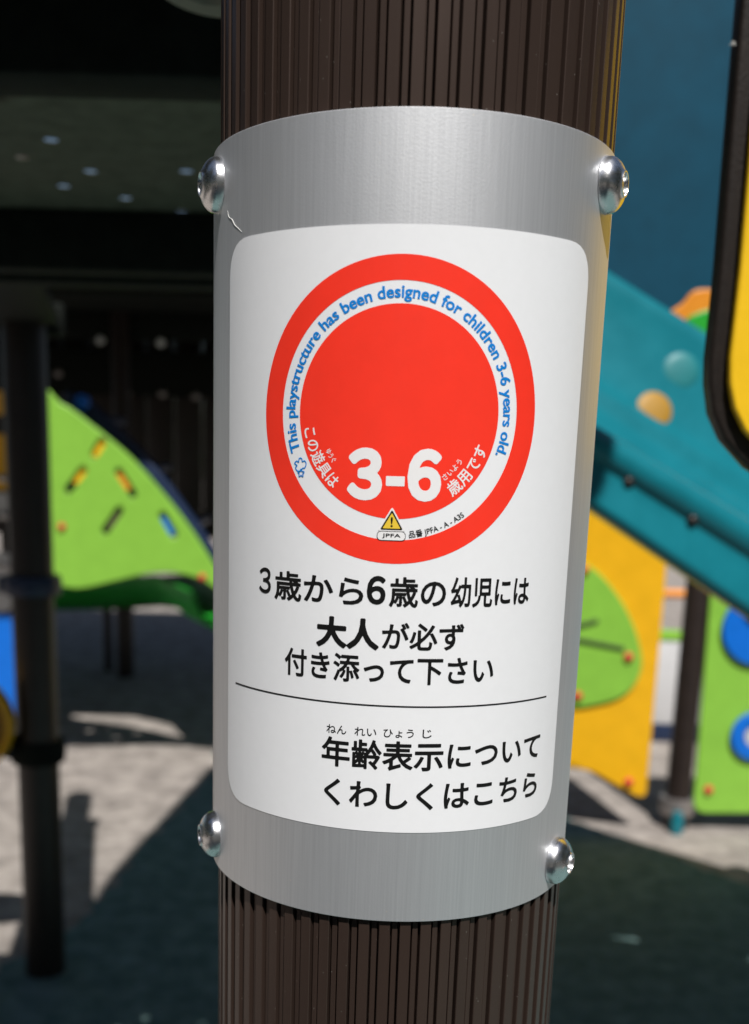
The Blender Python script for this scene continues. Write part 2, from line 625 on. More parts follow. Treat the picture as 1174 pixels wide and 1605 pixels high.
def straight_text(body, u0, u1, v0, v1, material=None, offset=0.012, w=W2, spacing=1.0, cell=0.017):
    bm = text_bm(body, 1.0, offset, spacing, cell)
    fit(bm, u0, u1, v0, v1, w)
    for v in bm.verts: v.co = bend(*v.co)
    return build("lettering", bm, material or M_black, sticker)


def arc_text(body, ang0, ang1, r_base, size, material, outward=True, offset=0.01, w=W2):
    """Text along the roundel from ang0 to ang1 (degrees); outward: clockwise with tops outside."""
    bm = text_bm(body, 1.0, offset)
    a, b, c, d = extent(bm)
    for v in bm.verts:
        t = (v.co.x - a) / (b - a)
        ang = math.radians(ang0 + (ang1 - ang0) * t)
        r = r_base + (v.co.y * size if outward else -v.co.y * size)
        v.co = bend(CU + r * math.cos(ang), CV + r * math.sin(ang), w)
    return build("lettering", bm, material, sticker)


mm = 0.001
arc_text("This playstructure has been designed for children 3-6 years old.", 200.3, -20.0, 0.02915, 0.0043, M_blue, True, 0.024)
arc_text("この遊具は", 189.5, 229.5, 0.0264, 0.0042, M_print_white, False, 0.014)
arc_text("ゆうぐ", 207.5, 217.5, 0.0219, 0.0019, M_print_white, False, 0.01)
arc_text("歳用です", 306.0, 341.5, 0.0262, 0.0042, M_print_white, False, 0.014)
arc_text("さいよう", 307.5, 326.0, 0.0216, 0.0019, M_print_white, False, 0.01)
arc_text("品番 JPFA - A - A3S", 277.5, 306.0, 0.03275, 0.0021, M_black, False, 0.01)
straight_text("３", -17.75 * mm, -8.2 * mm, 1487.5 * mm, 1501.4 * mm, M_print_white, 0.052)
straight_text("-", -7.2 * mm, -2.2 * mm, 1491.5 * mm, 1494.1 * mm, M_print_white, 0.0, W2, 1.0, 0.01)
straight_text("６", -1.5 * mm, 7.6 * mm, 1487.6 * mm, 1501.5 * mm, M_print_white, 0.052)
straight_text("３", -46.4 * mm, -41.6 * mm, 1459.8 * mm, 1467.2 * mm, None, 0.018)
straight_text("歳から", -40.2 * mm, -12.3 * mm, 1458.6 * mm, 1466.9 * mm, None, 0.019)
straight_text("６", -11.4 * mm, -6.2 * mm, 1459.4 * mm, 1467.3 * mm, None, 0.034)
straight_text("歳の", -5.2 * mm, 10.4 * mm, 1458.9 * mm, 1467.2 * mm, None, 0.020)
straight_text("幼児には", 11.8 * mm, 37.0 * mm, 1459.0 * mm, 1467.4 * mm, None, 0.020)
straight_text("大人", -25.7 * mm, -7.6 * mm, 1446.6 * mm, 1455.4 * mm, None, 0.042)
straight_text("が必ず", -6.8 * mm, 16.2 * mm, 1447.0 * mm, 1454.6 * mm, None, 0.020)
straight_text("付き添って下さい", -36.0 * mm, 26.0 * mm, 1437.2 * mm, 1445.2 * mm, None, 0.019)
for s, a, b in (("ねん", -21.9, -16.0), ("れい", -13.6, -7.4), ("ひょう", -5.4, 3.1), ("じ", 5.6, 8.2)):
    straight_text(s, a * mm, b * mm, 1421.9 * mm, 1424.4 * mm, None, 0.006)
straight_text("年齢表示", -23.2 * mm, 11.9 * mm, 1412.2 * mm, 1420.9 * mm, None, 0.021)
straight_text("について", 13.2 * mm, 46.4 * mm, 1412.8 * mm, 1419.9 * mm, None, 0.020)
straight_text("くわしくはこちら", -22.2 * mm, 46.3 * mm, 1400.6 * mm, 1408.6 * mm, None, 0.020)


def flat_shape(name, outlines, w, material):
    me = flat_mesh(outlines, 0.0)
    bm = bmesh.new(); bm.from_mesh(me); bpy.data.meshes.remove(me)
    bmesh.ops.remove_doubles(bm, verts=bm.verts, dist=1e-7)
    for v in bm.verts: v.co.z = w
    # keep one side only
    seen = {}
    for fc in list(bm.faces):
        key = tuple(sorted(v.index for v in fc.verts))
        if key in seen: bm.faces.remove(fc)
        else: seen[key] = 1
    bend_bm(bm)
    return build(name, bm, material, sticker)


# dividing rule
flat_shape("rule", [[(-0.0580, 1.43070), (0.0482, 1.43070), (0.0482, 1.43112), (-0.0580, 1.43112)]], W2, M_black)
# warning triangle with its exclamation mark, and the oval plate under it
tri = [(-0.00835, 1.47985), (-0.00215, 1.47985), (-0.00525, 1.48525)]
flat_shape("triangle_halo", [round_poly([(-0.00900, 1.47950), (-0.00150, 1.47950), (-0.00525, 1.48600)], 0.0007)], W2, M_print_white)
flat_shape("triangle_border", [round_poly(tri, 0.0006)], W3, M_black)
flat_shape("triangle_field", [round_poly([(-0.00765, 1.48022), (-0.00285, 1.48022), (-0.00525, 1.48440)], 0.0003)], W4, M_warn)
straight_text("!", -5.55 * mm, -4.95 * mm, 1480.6 * mm, 1483.3 * mm, M_black, 0.02, W4 + 0.00005)
flat_shape("oval_border", [round_poly([(-0.00915, 1.47690), (-0.00135, 1.47690), (-0.00135, 1.47950), (-0.00915, 1.47950)], 0.0013)], W3, M_black)
flat_shape("oval_field", [round_poly([(-0.00897, 1.47708), (-0.00153, 1.47708), (-0.00153, 1.47932), (-0.00897, 1.47932)], 0.00112)], W4, M_print_white)
straight_text("JPFA", -7.7 * mm, -2.75 * mm, 1477.55 * mm, 1478.85 * mm, M_black, 0.022, W4 + 0.00005, 1.05)


# small blue hand mark with a flower at the start of the curved line
def stroke(name, pts, width, w, material):
    bm = bmesh.new()
    P = [Vector((x, y, 0)) for x, y in pts]
    L, Rr = [], []
    for i, q in enumerate(P):
        t = (P[min(i + 1, len(P) - 1)] - P[max(i - 1, 0)]).normalized()
        nrm = Vector((-t.y, t.x, 0)) * width / 2
        L.append(bm.verts.new(bend(q.x + nrm.x, q.y + nrm.y, w))); Rr.append(bm.verts.new(bend(q.x - nrm.x, q.y - nrm.y, w)))
    for i in range(len(P) - 1): bm.faces.new((L[i], L[i + 1], Rr[i + 1], Rr[i]))
    return build(name, bm, material, sticker)


ha = math.radians(207.6)
HX, HY = CU + 0.0306 * math.cos(ha), CV + 0.0306 * math.sin(ha)


def local(pts, s, rot):
    c, d = math.cos(rot), math.sin(rot)
    return [(HX + s * (x * c - y * d), HY + s * (x * d + y * c)) for x, y in pts]


hand = smooth_loop([(-0.2, -0.75), (-0.75, -0.55), (-0.9, -0.05), (-0.55, 0.15), (-0.85, 0.55), (-0.4, 0.75), (-0.15, 0.5), (0.1, 0.95), (0.5, 0.8), (0.45, 0.4), (0.85, 0.35), (0.95, -0.1), (0.55, -0.55), (0.2, -0.5)], 5)
stroke("hand_mark", local(hand + [hand[0]], 0.00195, math.radians(20)), 0.00032, W2, M_blue)
fl = []
for k in range(41):
    a = 2 * math.pi * k / 40
    r = 0.42 + 0.14 * math.cos(5 * a)
    fl.append((-0.25 + r * math.cos(a), -1.05 + r * math.sin(a)))
stroke("flower_mark", local(fl, 0.00195, math.radians(20)), 0.00026, W2 + 0.00004, M_blue)


# bolts
def bolt(u, v):
    a = u / R_SL
    axis = Vector((math.sin(a), -math.cos(a), 0))
    org = bend(u, v, -0.0004)
    bm = bmesh.new()
    R0 = 0.0076
    prof = [(R0 * 0.9, 0.0), (R0, 0.0002), (R0, 0.0010), (R0 * 0.985, 0.0014)]
    for k in range(1, 9):
        t = math.radians(8 + 60 * k / 9)
        prof.append((R0 * math.cos(t) / math.cos(math.radians(8)), 0.0008 + 0.0052 * math.sin(t)))
    prof += [(0.0034, 0.0058), (0.0031, 0.0058), (0.0029, 0.0054), (0.0028, 0.0032), (0.0012, 0.0030), (0.0011, 0.0050), (0, 0.0051)]
    lathe(bm, prof, org, axis, 48)
    return build("bolt", bm, M_steel, sign, deg=50)


for u, v in ((-0.0748, 1.5742), (0.0648, 1.5748), (-0.0765, 1.3762), (0.0625, 1.3752)): bolt(u, v)

# fine scratch next to the upper left bolt
bm = bmesh.new()
pts = [bend(x, y, 0.00006) for x, y in smooth_loop([(-0.0654, 1.5658), (-0.0645, 1.5640), (-0.0622, 1.5629), (-0.0606, 1.5613), (-0.0583, 1.5600), (-0.0565, 1.5588)], 5, False)]
tube(bm, pts, [0.00003 + 0.00008 * math.sin(math.pi * i / (len(pts) - 1)) for i in range(len(pts))], 6)
build("scratch", bm, M_lint, sign)

# ------------------------------------------------------------------ near yellow board at the right edge
Y_NEAR = 0.55
outer = [(1163, 0), (1145, 210), (1128, 420), (1113, 560), (1112, 600), (1117.5, 648), (1136, 690), (1174, 733), (1230, 770)]
inner = [(1196, -20), (1172, 210), (1154, 420), (1138, 560), (1137, 600), (1143.6, 640), (1160, 676), (1190, 708), (1240, 740)]
o1 = px_outline([(1172, -110)] + outer, Y_NEAR) + [(0.46, at(1230, 770, Y_NEAR).z), (0.46, at(1172, -110, Y_NEAR).z)]
o2 = px_outline([(1206, -100)] + inner, Y_NEAR) + [(0.45, at(1240, 740, Y_NEAR).z), (0.45, at(1172, -100, Y_NEAR).z)]
near = thing("playground_barrier", (0.30, Y_NEAR, 1.5), "bright yellow rounded board with thick black edge beside the notice, at the right edge", "panel")
panel("backing_plate", [o1], Y_NEAR, 0.012, M_blackplate, near, 0.002)
panel("yellow_face", [o2], Y_NEAR - 0.006, 0.0058, M_yellow2, near, 0.0018)
bm = bmesh.new()
q = at(1150, 68, Y_NEAR) + Vector((0, -0.0006, 0))
for k in range(7):
    d = Vector((random.uniform(-1, .4), random.uniform(-.4, 0), random.uniform(-.5, .3))) * 0.0035
    tube(bm, [q, q + d * 0.5 + Vector((0, -0.0004, 0.0003)), q + d], 0.00016, 5)
tag(build("lint_tuft", bm, M_lint), "tiny white lint tuft stuck to the black edge of the yellow board", "lint")

# ------------------------------------------------------------------ near platform seen from below
ZD = 1.80
plat = thing("platform", (-0.2, 1.1, ZD), "dark green perforated platform seen from below at the upper left", "platform")
holes = []
for x, y in ((35, 248), (80, 221), (100, 293), (142, 270), (197, 312), (292, 270), (285, 331)):
    d = ROT @ Vector(((x - C_X) / F_PX, (y - C_Y) / F_PX, 1.0))
    h = Vector((0, 0, CAM_H)) + d * ((ZD - CAM_H) / d.z)
    holes.append(circle(h.x, h.y, 0.0078, 14))
for x0, y0 in ((-0.12, 1.42), (-0.06, 1.36), (0.0, 1.30), (0.06, 1.24), (0.06, 1.42)):
    holes.append(circle(x0, y0, 0.0047, 14))
me = flat_mesh([[(-1.15, 0.86), (0.09, 0.86), (0.09, 1.72), (-1.15, 1.72)]] + holes, 0.0009)
me.transform(Matrix.Translation((0, 0, ZD + 0.001)))
link("deck_panel", me, M_deck, plat, False)
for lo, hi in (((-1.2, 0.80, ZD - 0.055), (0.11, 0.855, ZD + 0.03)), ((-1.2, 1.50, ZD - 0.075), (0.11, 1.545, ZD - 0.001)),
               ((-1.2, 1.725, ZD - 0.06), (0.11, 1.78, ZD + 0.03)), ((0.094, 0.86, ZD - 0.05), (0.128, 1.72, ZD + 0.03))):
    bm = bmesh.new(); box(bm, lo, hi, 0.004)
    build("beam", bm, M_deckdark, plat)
me = flat_mesh([[(-0.50, 1.785), (-0.75, 1.785), (-0.92, 2.93), (-0.74, 2.93)]], 0.02)  # added strip, shaped to shade the left post
me.transform(Matrix.Translation((0, 0, ZD + 0.01)))
link("shading_walkway", me, M_deckdark, plat, False)
bm = bmesh.new(); box(bm, (-0.925, 2.935, ZD - 0.02), (-0.735, 2.975, ZD + 0.06), 0.004)
build("beam", bm, M_deckdark, plat)
for x, y in ((20, 531), (65, 531)):
    cap(plat, at(x, y, 2.934), 0.0085, M_hole_light, "bolt")  # pale domes stand in for daylight seen through holes
# front deck half, closer to the post
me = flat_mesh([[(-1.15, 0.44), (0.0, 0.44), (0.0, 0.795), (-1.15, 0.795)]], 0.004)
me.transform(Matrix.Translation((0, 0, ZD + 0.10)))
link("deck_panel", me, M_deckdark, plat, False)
# gusset and brace at the frame corner
for a, b in (((-40, 40), (52, 128)), ((-40, 182), (52, 128))):
    def on_deck(p, z):
        d = ROT @ Vector(((p[0] - C_X) / F_PX, (p[1] - C_Y) / F_PX, 1.0))
        return Vector((0, 0, CAM_H)) + d * ((z - CAM_H) / d.z)
    A, B = on_deck(a, ZD - 0.02), on_deck(b, ZD - 0.02)
    bm = bmesh.new(); tube(bm, [A, B], 0.006, 10)
    build("brace", bm, M_deck, plat)
# round cup bracket at the top
q = at(318, -30, 0.62)
bm = bmesh.new()
lathe(bm, [(0.012, 0.0), (0.016, -0.004), (0.028, -0.004), (0.034, 0.002), (0.034, 0.012), (0.026, 0.02), (0.012, 0.02), (0.012, 0.0)], q, (0.15, 0.1, 1), 40)
build("bracket", bm, mat("olive_cast_metal", (0.16, 0.155, 0.12), 0.6, vary=0.2, scale=60), plat)

# ------------------------------------------------------------------ added unseen roof above the frame, shades the foreground
blocker_pts = [(-0.45, 0.55), (-0.42, 1.50), (-0.22, 2.92), (0.62, 2.86), (0.62, 0.55)]
blocker = thing("shade_blocker", (0.1, 1.7, 3.15), "added unseen dark green roof over the platform, above the frame", "blocker")
me = flat_mesh([round_poly(blocker_pts, 0.08)], 0.03, 0.006)
me.transform(Matrix.Translation((0, 0, 3.17)))
link("blocker_sheet", me, M_blocker, blocker)
bm = bmesh.new()
for i in range(len(blocker_pts)):
    a, b = blocker_pts[i], blocker_pts[(i + 1) % len(blocker_pts)]
apex = bm.verts.new((0.1, 1.7, 3.5))
ring = [bm.verts.new((0.1 + (x - 0.1) * 0.97, 1.7 + (y - 1.7) * 0.97, 3.19)) for x, y in blocker_pts]
for i in range(len(ring)): bm.faces.new((ring[i], ring[(i + 1) % len(ring)], apex))
bm.faces.new(ring)
build("blocker_cone", bm, M_blocker, blocker, False)


# ------------------------------------------------------------------ plain round posts
def round_post(x, y, r, top, label, clamps=(), bottom=0.0):
    t = thing("round_post", (x, y, 0), label, "post", "posts of the play structure")
    bm = bmesh.new()
    lathe(bm, [(0, bottom), (r, bottom), (r, top - 0.02), (r * 0.9, top), (0, top + 0.01)], (x, y, 0), (0, 0, 1), 40)
    build("pole", bm, M_paint, t)
    for z, h, rr, m in clamps:
        bm = bmesh.new()
        lathe(bm, [(r + 0.001, z - h / 2), (r + rr, z - h / 2), (r + rr + 0.004, z), (r + rr, z + h / 2), (r + 0.001, z + h / 2)], (x, y, 0), (0, 0, 1), 32)
        build("clamp", bm, m, t)
    return t


pl = round_post(-0.822, 2.888, 0.0565, 2.45, "dark brown round post on the left with two dark clamps",
                ((1.5 - (938 - 722) / 1689 * 2.888, 0.05, 0.018, M_navy), (1.5 - (1208 - 722) / 1689 * 2.888, 0.06, 0.016, M_deckdark)))
for z, m in ((1.5 - (938 - 722) / 1689 * 2.888, M_navy), (1.5 - (1208 - 722) / 1689 * 2.888, M_deckdark)):
    for lo, hi in (((-0.91, 2.86, z - 0.022), (-0.872, 2.90, z + 0.022)), ((-0.772, 2.865, z - 0.016), (-0.748, 2.90, z + 0.016))):
        bm = bmesh.new(); box(bm, lo, hi, 0.006)
        build("clamp_flange", bm, m, pl)
round_post(-1.402, 7.046, 0.0565, 2.34, "dark brown round post standing behind the lime green panel", ())
rp = round_post(1.444, 4.31, 0.05, 1.30, "dark brown round post between the yellow and lime boards on the right",
                ((1.5 - (1238 - 688) / 1689 * 4.31, 0.07, 0.02, M_zinc),))
bm = bmesh.new()
q = at(1061, 1288, 4.22)
lathe(bm, [(0.0, -0.05), (0.025, -0.05), (0.028, 0.0), (0.02, 0.04), (0, 0.045)], q, (0, 0, 1), 16)
build("foot_cap", bm, M_teal, rp)

# ------------------------------------------------------------------ far platform
far = thing("far_platform", (-1.7, 5.8, 2.32), "far dark platform with bolts and pale domes standing for light through holes, left of the notice", "platform")
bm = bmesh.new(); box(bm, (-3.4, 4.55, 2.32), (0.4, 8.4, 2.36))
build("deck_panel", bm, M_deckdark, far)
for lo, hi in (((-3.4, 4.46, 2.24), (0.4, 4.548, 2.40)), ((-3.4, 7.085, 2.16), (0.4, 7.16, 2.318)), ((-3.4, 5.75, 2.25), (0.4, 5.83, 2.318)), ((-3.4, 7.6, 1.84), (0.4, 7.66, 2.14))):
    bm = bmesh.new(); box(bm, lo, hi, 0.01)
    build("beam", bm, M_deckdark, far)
for (x, y), Y in zip(((158, 533), (252, 537), (92, 585), (200, 617), (255, 617), (307, 621)), (7.083, 7.083, 7.598, 7.598, 7.598, 7.598)):
    p = at(x, y, Y)
    bm = bmesh.new()
    lathe(bm, [(0.026, 0), (0.026, 0.006), (0.018, 0.014), (0, 0.018)], p, (0, -1, 0), 16)
    build("bolt", bm, M_hole_light if Y < 7.2 else M_zinc, far)  # pale upper ones imitate light coming through holes
round_post(-1.335, 4.80, 0.045, 2.24, "brown post hidden behind the left post, under the far platform")

# ------------------------------------------------------------------ lime panel on the left
Y_G = 4.72
shape = [(60, 628), (95, 632), (130, 655), (200, 712), (255, 772), (300, 830), (340, 893), (352, 915), (346, 928), (318, 910), (280, 899), (235, 899), (180, 911), (130, 922), (98, 920), (60, 915)]
outl = px_outline(smooth_loop(shape, 5), Y_G)
slots = []
for a, b in (((148, 712), (160, 692)), ((107, 768), (130, 737)), ((186, 740), (208, 775)), ((165, 832), (187, 800)), ((255, 808), (272, 838))):
    A, B = Vector((at(*a, Y_G).x, at(*a, Y_G).z)), Vector((at(*b, Y_G).x, at(*b, Y_G).z))
    d = (B - A).normalized(); nn = Vector((-d.y, d.x)); r = 0.017
    s = []
    for k in range(9):
        t = math.pi * k / 8
        s.append(B + nn * r * math.cos(t) + d * r * math.sin(t))
    for k in range(9):
        t = math.pi * k / 8
        s.append(A - nn * r * math.cos(t) - d * r * math.sin(t))
    slots.append([(v.x, v.y) for v in s])
lime = thing("playground_barrier", (at(200, 800, Y_G).x, Y_G, 0.6), "lime green fin shaped board with slot holes behind the left post", "panel", "coloured play boards")
panel("board", [outl] + slots, Y_G, 0.018, M_green, lime, 0.005)
cap(lime, at(317, 905, Y_G), 0.017)
cap(lime, at(97, 826, Y_G), 0.017)
# things seen through the slots
for i, (x, y, m) in enumerate(((154, 700, M_yellow), (124, 742, M_yellow), (195, 752, M_orange), (176, 815, M_bark), (264, 823, M_blue_pl))):
    p = at(x, y, Y_G + 0.0185)
    bm = bmesh.new()
    lathe(bm, [(0, -0.01), (0.045, -0.01), (0.045, 0.0), (0, 0.0)], p, (0, -1, 0), 24)
    build("backing_knob", bm, m, lime)
cols = (M_orange, M_green, M_blue_pl)

# ------------------------------------------------------------------ navy arch behind it
Y_A = 5.0
arch_o = [(100, 612), (132, 622), (180, 668), (235, 722), (290, 795), (335, 862), (372, 930)]
arch_i = [(350, 945), (312, 878), (262, 806), (205, 735), (150, 680), (110, 650), (96, 640)]
arch = thing("climbing_arch", (at(235, 760, Y_A).x, Y_A, 0.55), "dark navy climbing arch curving down behind the lime board", "climber")
panel("side_rail", [px_outline(smooth_loop(arch_o, 5, False) + smooth_loop(arch_i, 5, False), Y_A)], Y_A, 0.10, M_navy, arch, 0.02)
for x, y in ((150, 655), (230, 735), (300, 825)):
    p = at(x, y, Y_A)
    bm = bmesh.new(); tube(bm, [p + Vector((0, 0.08, 0)), p + Vector((0, 0.62, 0))], 0.02, 10)
    build("rung", bm, M_navy, arch)
p = at(131, 630, Y_A - 0.02)
bm = bmesh.new()
lathe(bm, [(0.03, 0), (0.034, 0.02), (0.028, 0.05), (0, 0.055)], p, (0, -1, 0), 20)
build("end_cap", bm, M_blue_pl, arch)

# ------------------------------------------------------------------ brown back wall under the far platform
wall = thing("board_fence", (-0.8, 8.0, 0.0), "dark brown shaded board fence under the far platform", "fence")
x = -2.6
while x < 0.6:
    bm = bmesh.new(); box(bm, (x, 7.95, 0.86), (x + 0.196, 7.98, 2.6), 0.004)
    build("board", bm, M_bark if False else M_paint, wall)
    x += 0.2
for x in (-2.5, 0.45):
    bm = bmesh.new(); box(bm, (x, 7.985, 0.0), (x + 0.08, 8.06, 2.5), 0.004)
    build("leg", bm, M_paint, wall)

# ------------------------------------------------------------------ green chute under the lime board
chute = thing("green_slide", (-0.9, 5.6, 0.0), "leaf green slide chute curving out below the lime board", "slide")
bm = bmesh.new()
path = [Vector((-2.1, 7.35, 0.58)), Vector((-1.55, 7.2, 0.62)), Vector((-1.1, 6.75, 0.72)), Vector((-0.84, 6.1, 0.80)), Vector((-0.66, 5.4, 0.85)), Vector((-0.48, 4.95, 0.86))]
prof = [(math.radians(a), 0.20) for a in range(180, 361, 15)]
rings = []
for i, c in enumerate(path):
    t = (path[min(i + 1, 5)] - path[max(i - 1, 0)]); t.z = 0; t.normalize()
    side = Vector((t.y, -t.x, 0))
    outer_r = [c + side * r * math.cos(a) + Vector((0, 0, r * math.sin(a))) for a, r in prof]
    inner_r = [c + side * (r - 0.02) * math.cos(a) + Vector((0, 0, (r - 0.02) * math.sin(a))) for a, r in reversed(prof)]
    rings.append([bm.verts.new(v) for v in outer_r + inner_r])
for A, B in zip(rings, rings[1:]):
    for k in range(len(A)): bm.faces.new((A[k], A[(k + 1) % len(A)], B[(k + 1) % len(A)], B[k]))
bm.faces.new(rings[0]); bm.faces.new(rings[-1])
build("chute", bm, M_green2, chute)
for c in (path[1],):
    bm = bmesh.new(); tube(bm, [(c.x, c.y, 0.0), (c.x, c.y, c.z - 0.19)], 0.03, 12)
    build("leg", bm, M_paint, chute)

# ------------------------------------------------------------------ small coloured boards at the far left edge
Y_E = 5.6
hp = at(24, 800, Y_E)
tp = thing("rail_post", (hp.x, Y_E, 0), "slim brown rail post with grey clamps at the far left", "post")
bm = bmesh.new(); tube(bm, [(hp.x, Y_E, 0), (hp.x, Y_E, 1.95)], 0.027, 16)
build("pole", bm, M_bark, tp)
for y in (750, 808, 888):
    p = at(20, y, Y_E - 0.03)
    bm = bmesh.new()
    tube(bm, [(p.x - 0.07, Y_E - 0.035, p.z), (hp.x + 0.035, Y_E - 0.035, p.z)], 0.024, 14)
    build("clamp", bm, M_zinc, tp)
    cap(tp, Vector((hp.x - 0.05, Y_E - 0.058, p.z)), 0.014, M_steel, "bolt")


def edge_board(name, label, px, m, cat="panel", Y=Y_E - 0.05):
    o = panel(name, [round_poly(px_outline(px, Y), 0.03)], Y, 0.018, m)
    return tag(o, label, cat, "boards at the far left edge")


edge_board("edge_panel", "upper yellow board peeking in at the far left edge", [(-90, 612), (9, 612), (9, 650), (-90, 650)], M_yellow)
edge_board("edge_panel", "lower yellow board above a grey one at the far left edge", [(-90, 680), (12, 680), (13, 768), (-90, 768)], M_yellow)
edge_board("edge_panel", "small pale grey board between yellow boards and clamp at the far left edge", [(-90, 772), (12, 772), (12, 802), (-90, 802)], M_palepanel)
edge_board("edge_panel", "off white board above a blue one at the far left edge", [(-90, 866), (14, 866), (17, 958), (-90, 958)], M_palepanel)
edge_board("edge_panel", "deep blue board under the off white board at the far left edge", [(-90, 962), (22, 962), (24, 1180), (-90, 1180)], M_blue_pl)

# yellow drum beside the left post
Yd = 2.80
dc = at(-62, 1136, Yd)
rd = (at(20, 1136, Yd) - dc).length
drum = thing("play_drum", (dc.x, Yd, dc.z - rd), "round yellow play drum at the left edge beside the post", "drum")
bm = bmesh.new()
lathe(bm, [(rd * 0.86, 0.0), (rd * 0.9, 0.016), (rd * 0.97, 0.018), (rd, 0.008), (rd, -0.03), (rd * 0.95, -0.045), (0, -0.045)], dc, (0, -1, 0), 64)
build("rim", bm, M_yellow, drum)
bm = bmesh.new()
lathe(bm, [(rd * 0.855, -0.002), (rd * 0.8, 0.004), (rd * 0.4, 0.012), (0, 0.014)], dc, (0, -1, 0), 64)
build("drum_skin", bm, mat("ochre_plastic", (0.34, 0.17, 0.01), 0.4, vary=0.1, scale=20), drum)
zz = 1.5 - (1195 - 722) / 1689 * 2.888
bm = bmesh.new(); box(bm, (dc.x + rd * 0.5, Yd + 0.046, zz - 0.03), (-0.875, Yd + 0.086, zz + 0.03), 0.008)
build("bracket", bm, M_navy, drum)

# ------------------------------------------------------------------ teal hood wall
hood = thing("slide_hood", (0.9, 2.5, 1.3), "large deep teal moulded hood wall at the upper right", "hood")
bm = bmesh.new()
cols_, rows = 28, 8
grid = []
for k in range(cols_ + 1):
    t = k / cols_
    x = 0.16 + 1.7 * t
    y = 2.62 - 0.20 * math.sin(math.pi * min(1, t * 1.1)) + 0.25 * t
    zb = 1.50 - 0.6 * (x - 0.5) if x < 1.08 else 0.62  # unseen right end drops low to close a sunlit gap on the ground
    zt = 2.62 if x < 1.27 else max(2.62 - (x - 1.27) * 2.8, zb + 0.12)  # unseen top slopes down to shape the ground shadow
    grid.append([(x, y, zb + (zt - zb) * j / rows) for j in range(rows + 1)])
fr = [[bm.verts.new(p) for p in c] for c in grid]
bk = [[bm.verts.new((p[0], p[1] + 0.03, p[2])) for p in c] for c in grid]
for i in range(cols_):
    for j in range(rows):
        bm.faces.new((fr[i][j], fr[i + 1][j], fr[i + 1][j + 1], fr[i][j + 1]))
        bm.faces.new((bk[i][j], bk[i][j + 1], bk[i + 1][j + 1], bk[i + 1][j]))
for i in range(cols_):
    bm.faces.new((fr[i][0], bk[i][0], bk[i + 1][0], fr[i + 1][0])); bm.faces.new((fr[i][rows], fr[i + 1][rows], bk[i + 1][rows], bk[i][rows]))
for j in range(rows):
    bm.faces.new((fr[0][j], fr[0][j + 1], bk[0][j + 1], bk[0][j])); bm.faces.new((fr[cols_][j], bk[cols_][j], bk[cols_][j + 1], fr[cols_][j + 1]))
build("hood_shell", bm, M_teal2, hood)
for x, h in ((0.25, 2.6), (1.7, 1.35)):
    bm = bmesh.new(); tube(bm, [(x, 2.93, 0), (x, 2.93, h)], 0.05, 16)
    build("leg", bm, M_paint, hood)

# ------------------------------------------------------------------ teal slide
slide = thing("teal_slide", (0.9, 2.0, 0.0), "glossy teal slide with rolled rim running down to the right", "slide")
P0 = at(905, 672, 1.75)
P1 = at(1174, 836, 1.75)
dirn = (P1 - P0); dirn.y = 0; dirn.normalize()
up = Vector((-dirn.z, 0, dirn.x))
if up.z < 0: up = -up
# profile in (y, up): near wall outside, rolled rim, floor, far wall
prof = [(0.035, -0.092), (-0.010, -0.090), (-0.026, -0.082), (-0.022, -0.066), (-0.012, -0.040), (-0.010, -0.027), (-0.018, -0.020), (-0.022, -0.006), (-0.018, 0.008), (-0.006, 0.017), (0.008, 0.018), (0.020, 0.010), (0.026, -0.004),
        (0.034, -0.030), (0.06, -0.052), (0.14, -0.050), (0.22, -0.02), (0.28, 0.03), (0.318, 0.10), (0.338, 0.145), (0.352, 0.155), (0.376, 0.20), (0.405, 0.285), (0.415, 0.335), (0.43, 0.348), (0.45, 0.335),
        (0.43, 0.25), (0.39, 0.13), (0.33, 0.02), (0.25, -0.055), (0.12, -0.085)]
prof = smooth_loop(prof, 3)
bm = bmesh.new()
rings = []
for s in [-0.35 + 0.1 * k for k in range(22)]:
    c = P0 + dirn * s
    deep = 1.0 + 0.30 * max(0.0, s / 0.5) if s < 0.9 else 1.54
    rings.append([bm.verts.new(c + Vector((0, a, 0)) + up * (b * deep if b < -0.02 and a < 0.05 else (b - 0.02 if b > 0.1 else b))) for a, b in prof])
for A, B in zip(rings, rings[1:]):
    for k in range(len(A)): bm.faces.new((A[k], A[(k + 1) % len(A)], B[(k + 1) % len(A)], B[k]))
bm.faces.new(rings[0]); bm.faces.new(rings[-1])
slide_chute = build("chute", bm, M_teal, slide, deg=60)
from mathutils.bvhtree import BVHTree
slide_tree = BVHTree.FromPolygons([v.co.copy() for v in slide_chute.data.vertices], [tuple(p.vertices) for p in slide_chute.data.polygons])
for (x, y, Y, m) in ((1025, 643, 1.955, mat("ochre_cap_plastic", (0.36, 0.19, 0.015), 0.55, vary=0.1)), (1067, 582, 2.09, mat("pale_green_plastic", (0.014, 0.19, 0.205), 0.5, vary=0.1))):
    hit, nrm = slide_tree.ray_cast(Vector((0, 0, CAM_H)), at(x, y, Y) - Vector((0, 0, CAM_H)))[:2]
    if nrm.y > 0: nrm = -nrm
    bm = bmesh.new()
    lathe(bm, [(0.034, -0.012), (0.036, 0.001), (0.032, 0.0035), (0.022, 0.005), (0, 0.006)], hit, nrm * 0.6 + Vector((0, -0.4, 0)), 28)
    build("cap", bm, m, slide)
for x, y in ((985, 755), (1085, 815)):
    p = slide_tree.ray_cast(Vector((0, 0, CAM_H)), at(x, y, 1.744) - Vector((0, 0, CAM_H)))[0]
    cap(slide, p, 0.009, M_paint, "bolt")
bm = bmesh.new(); tube(bm, [(1.45, 2.0, 0), (1.45, 2.0, 0.72)], 0.04, 16)
build("leg", bm, M_paint, slide)

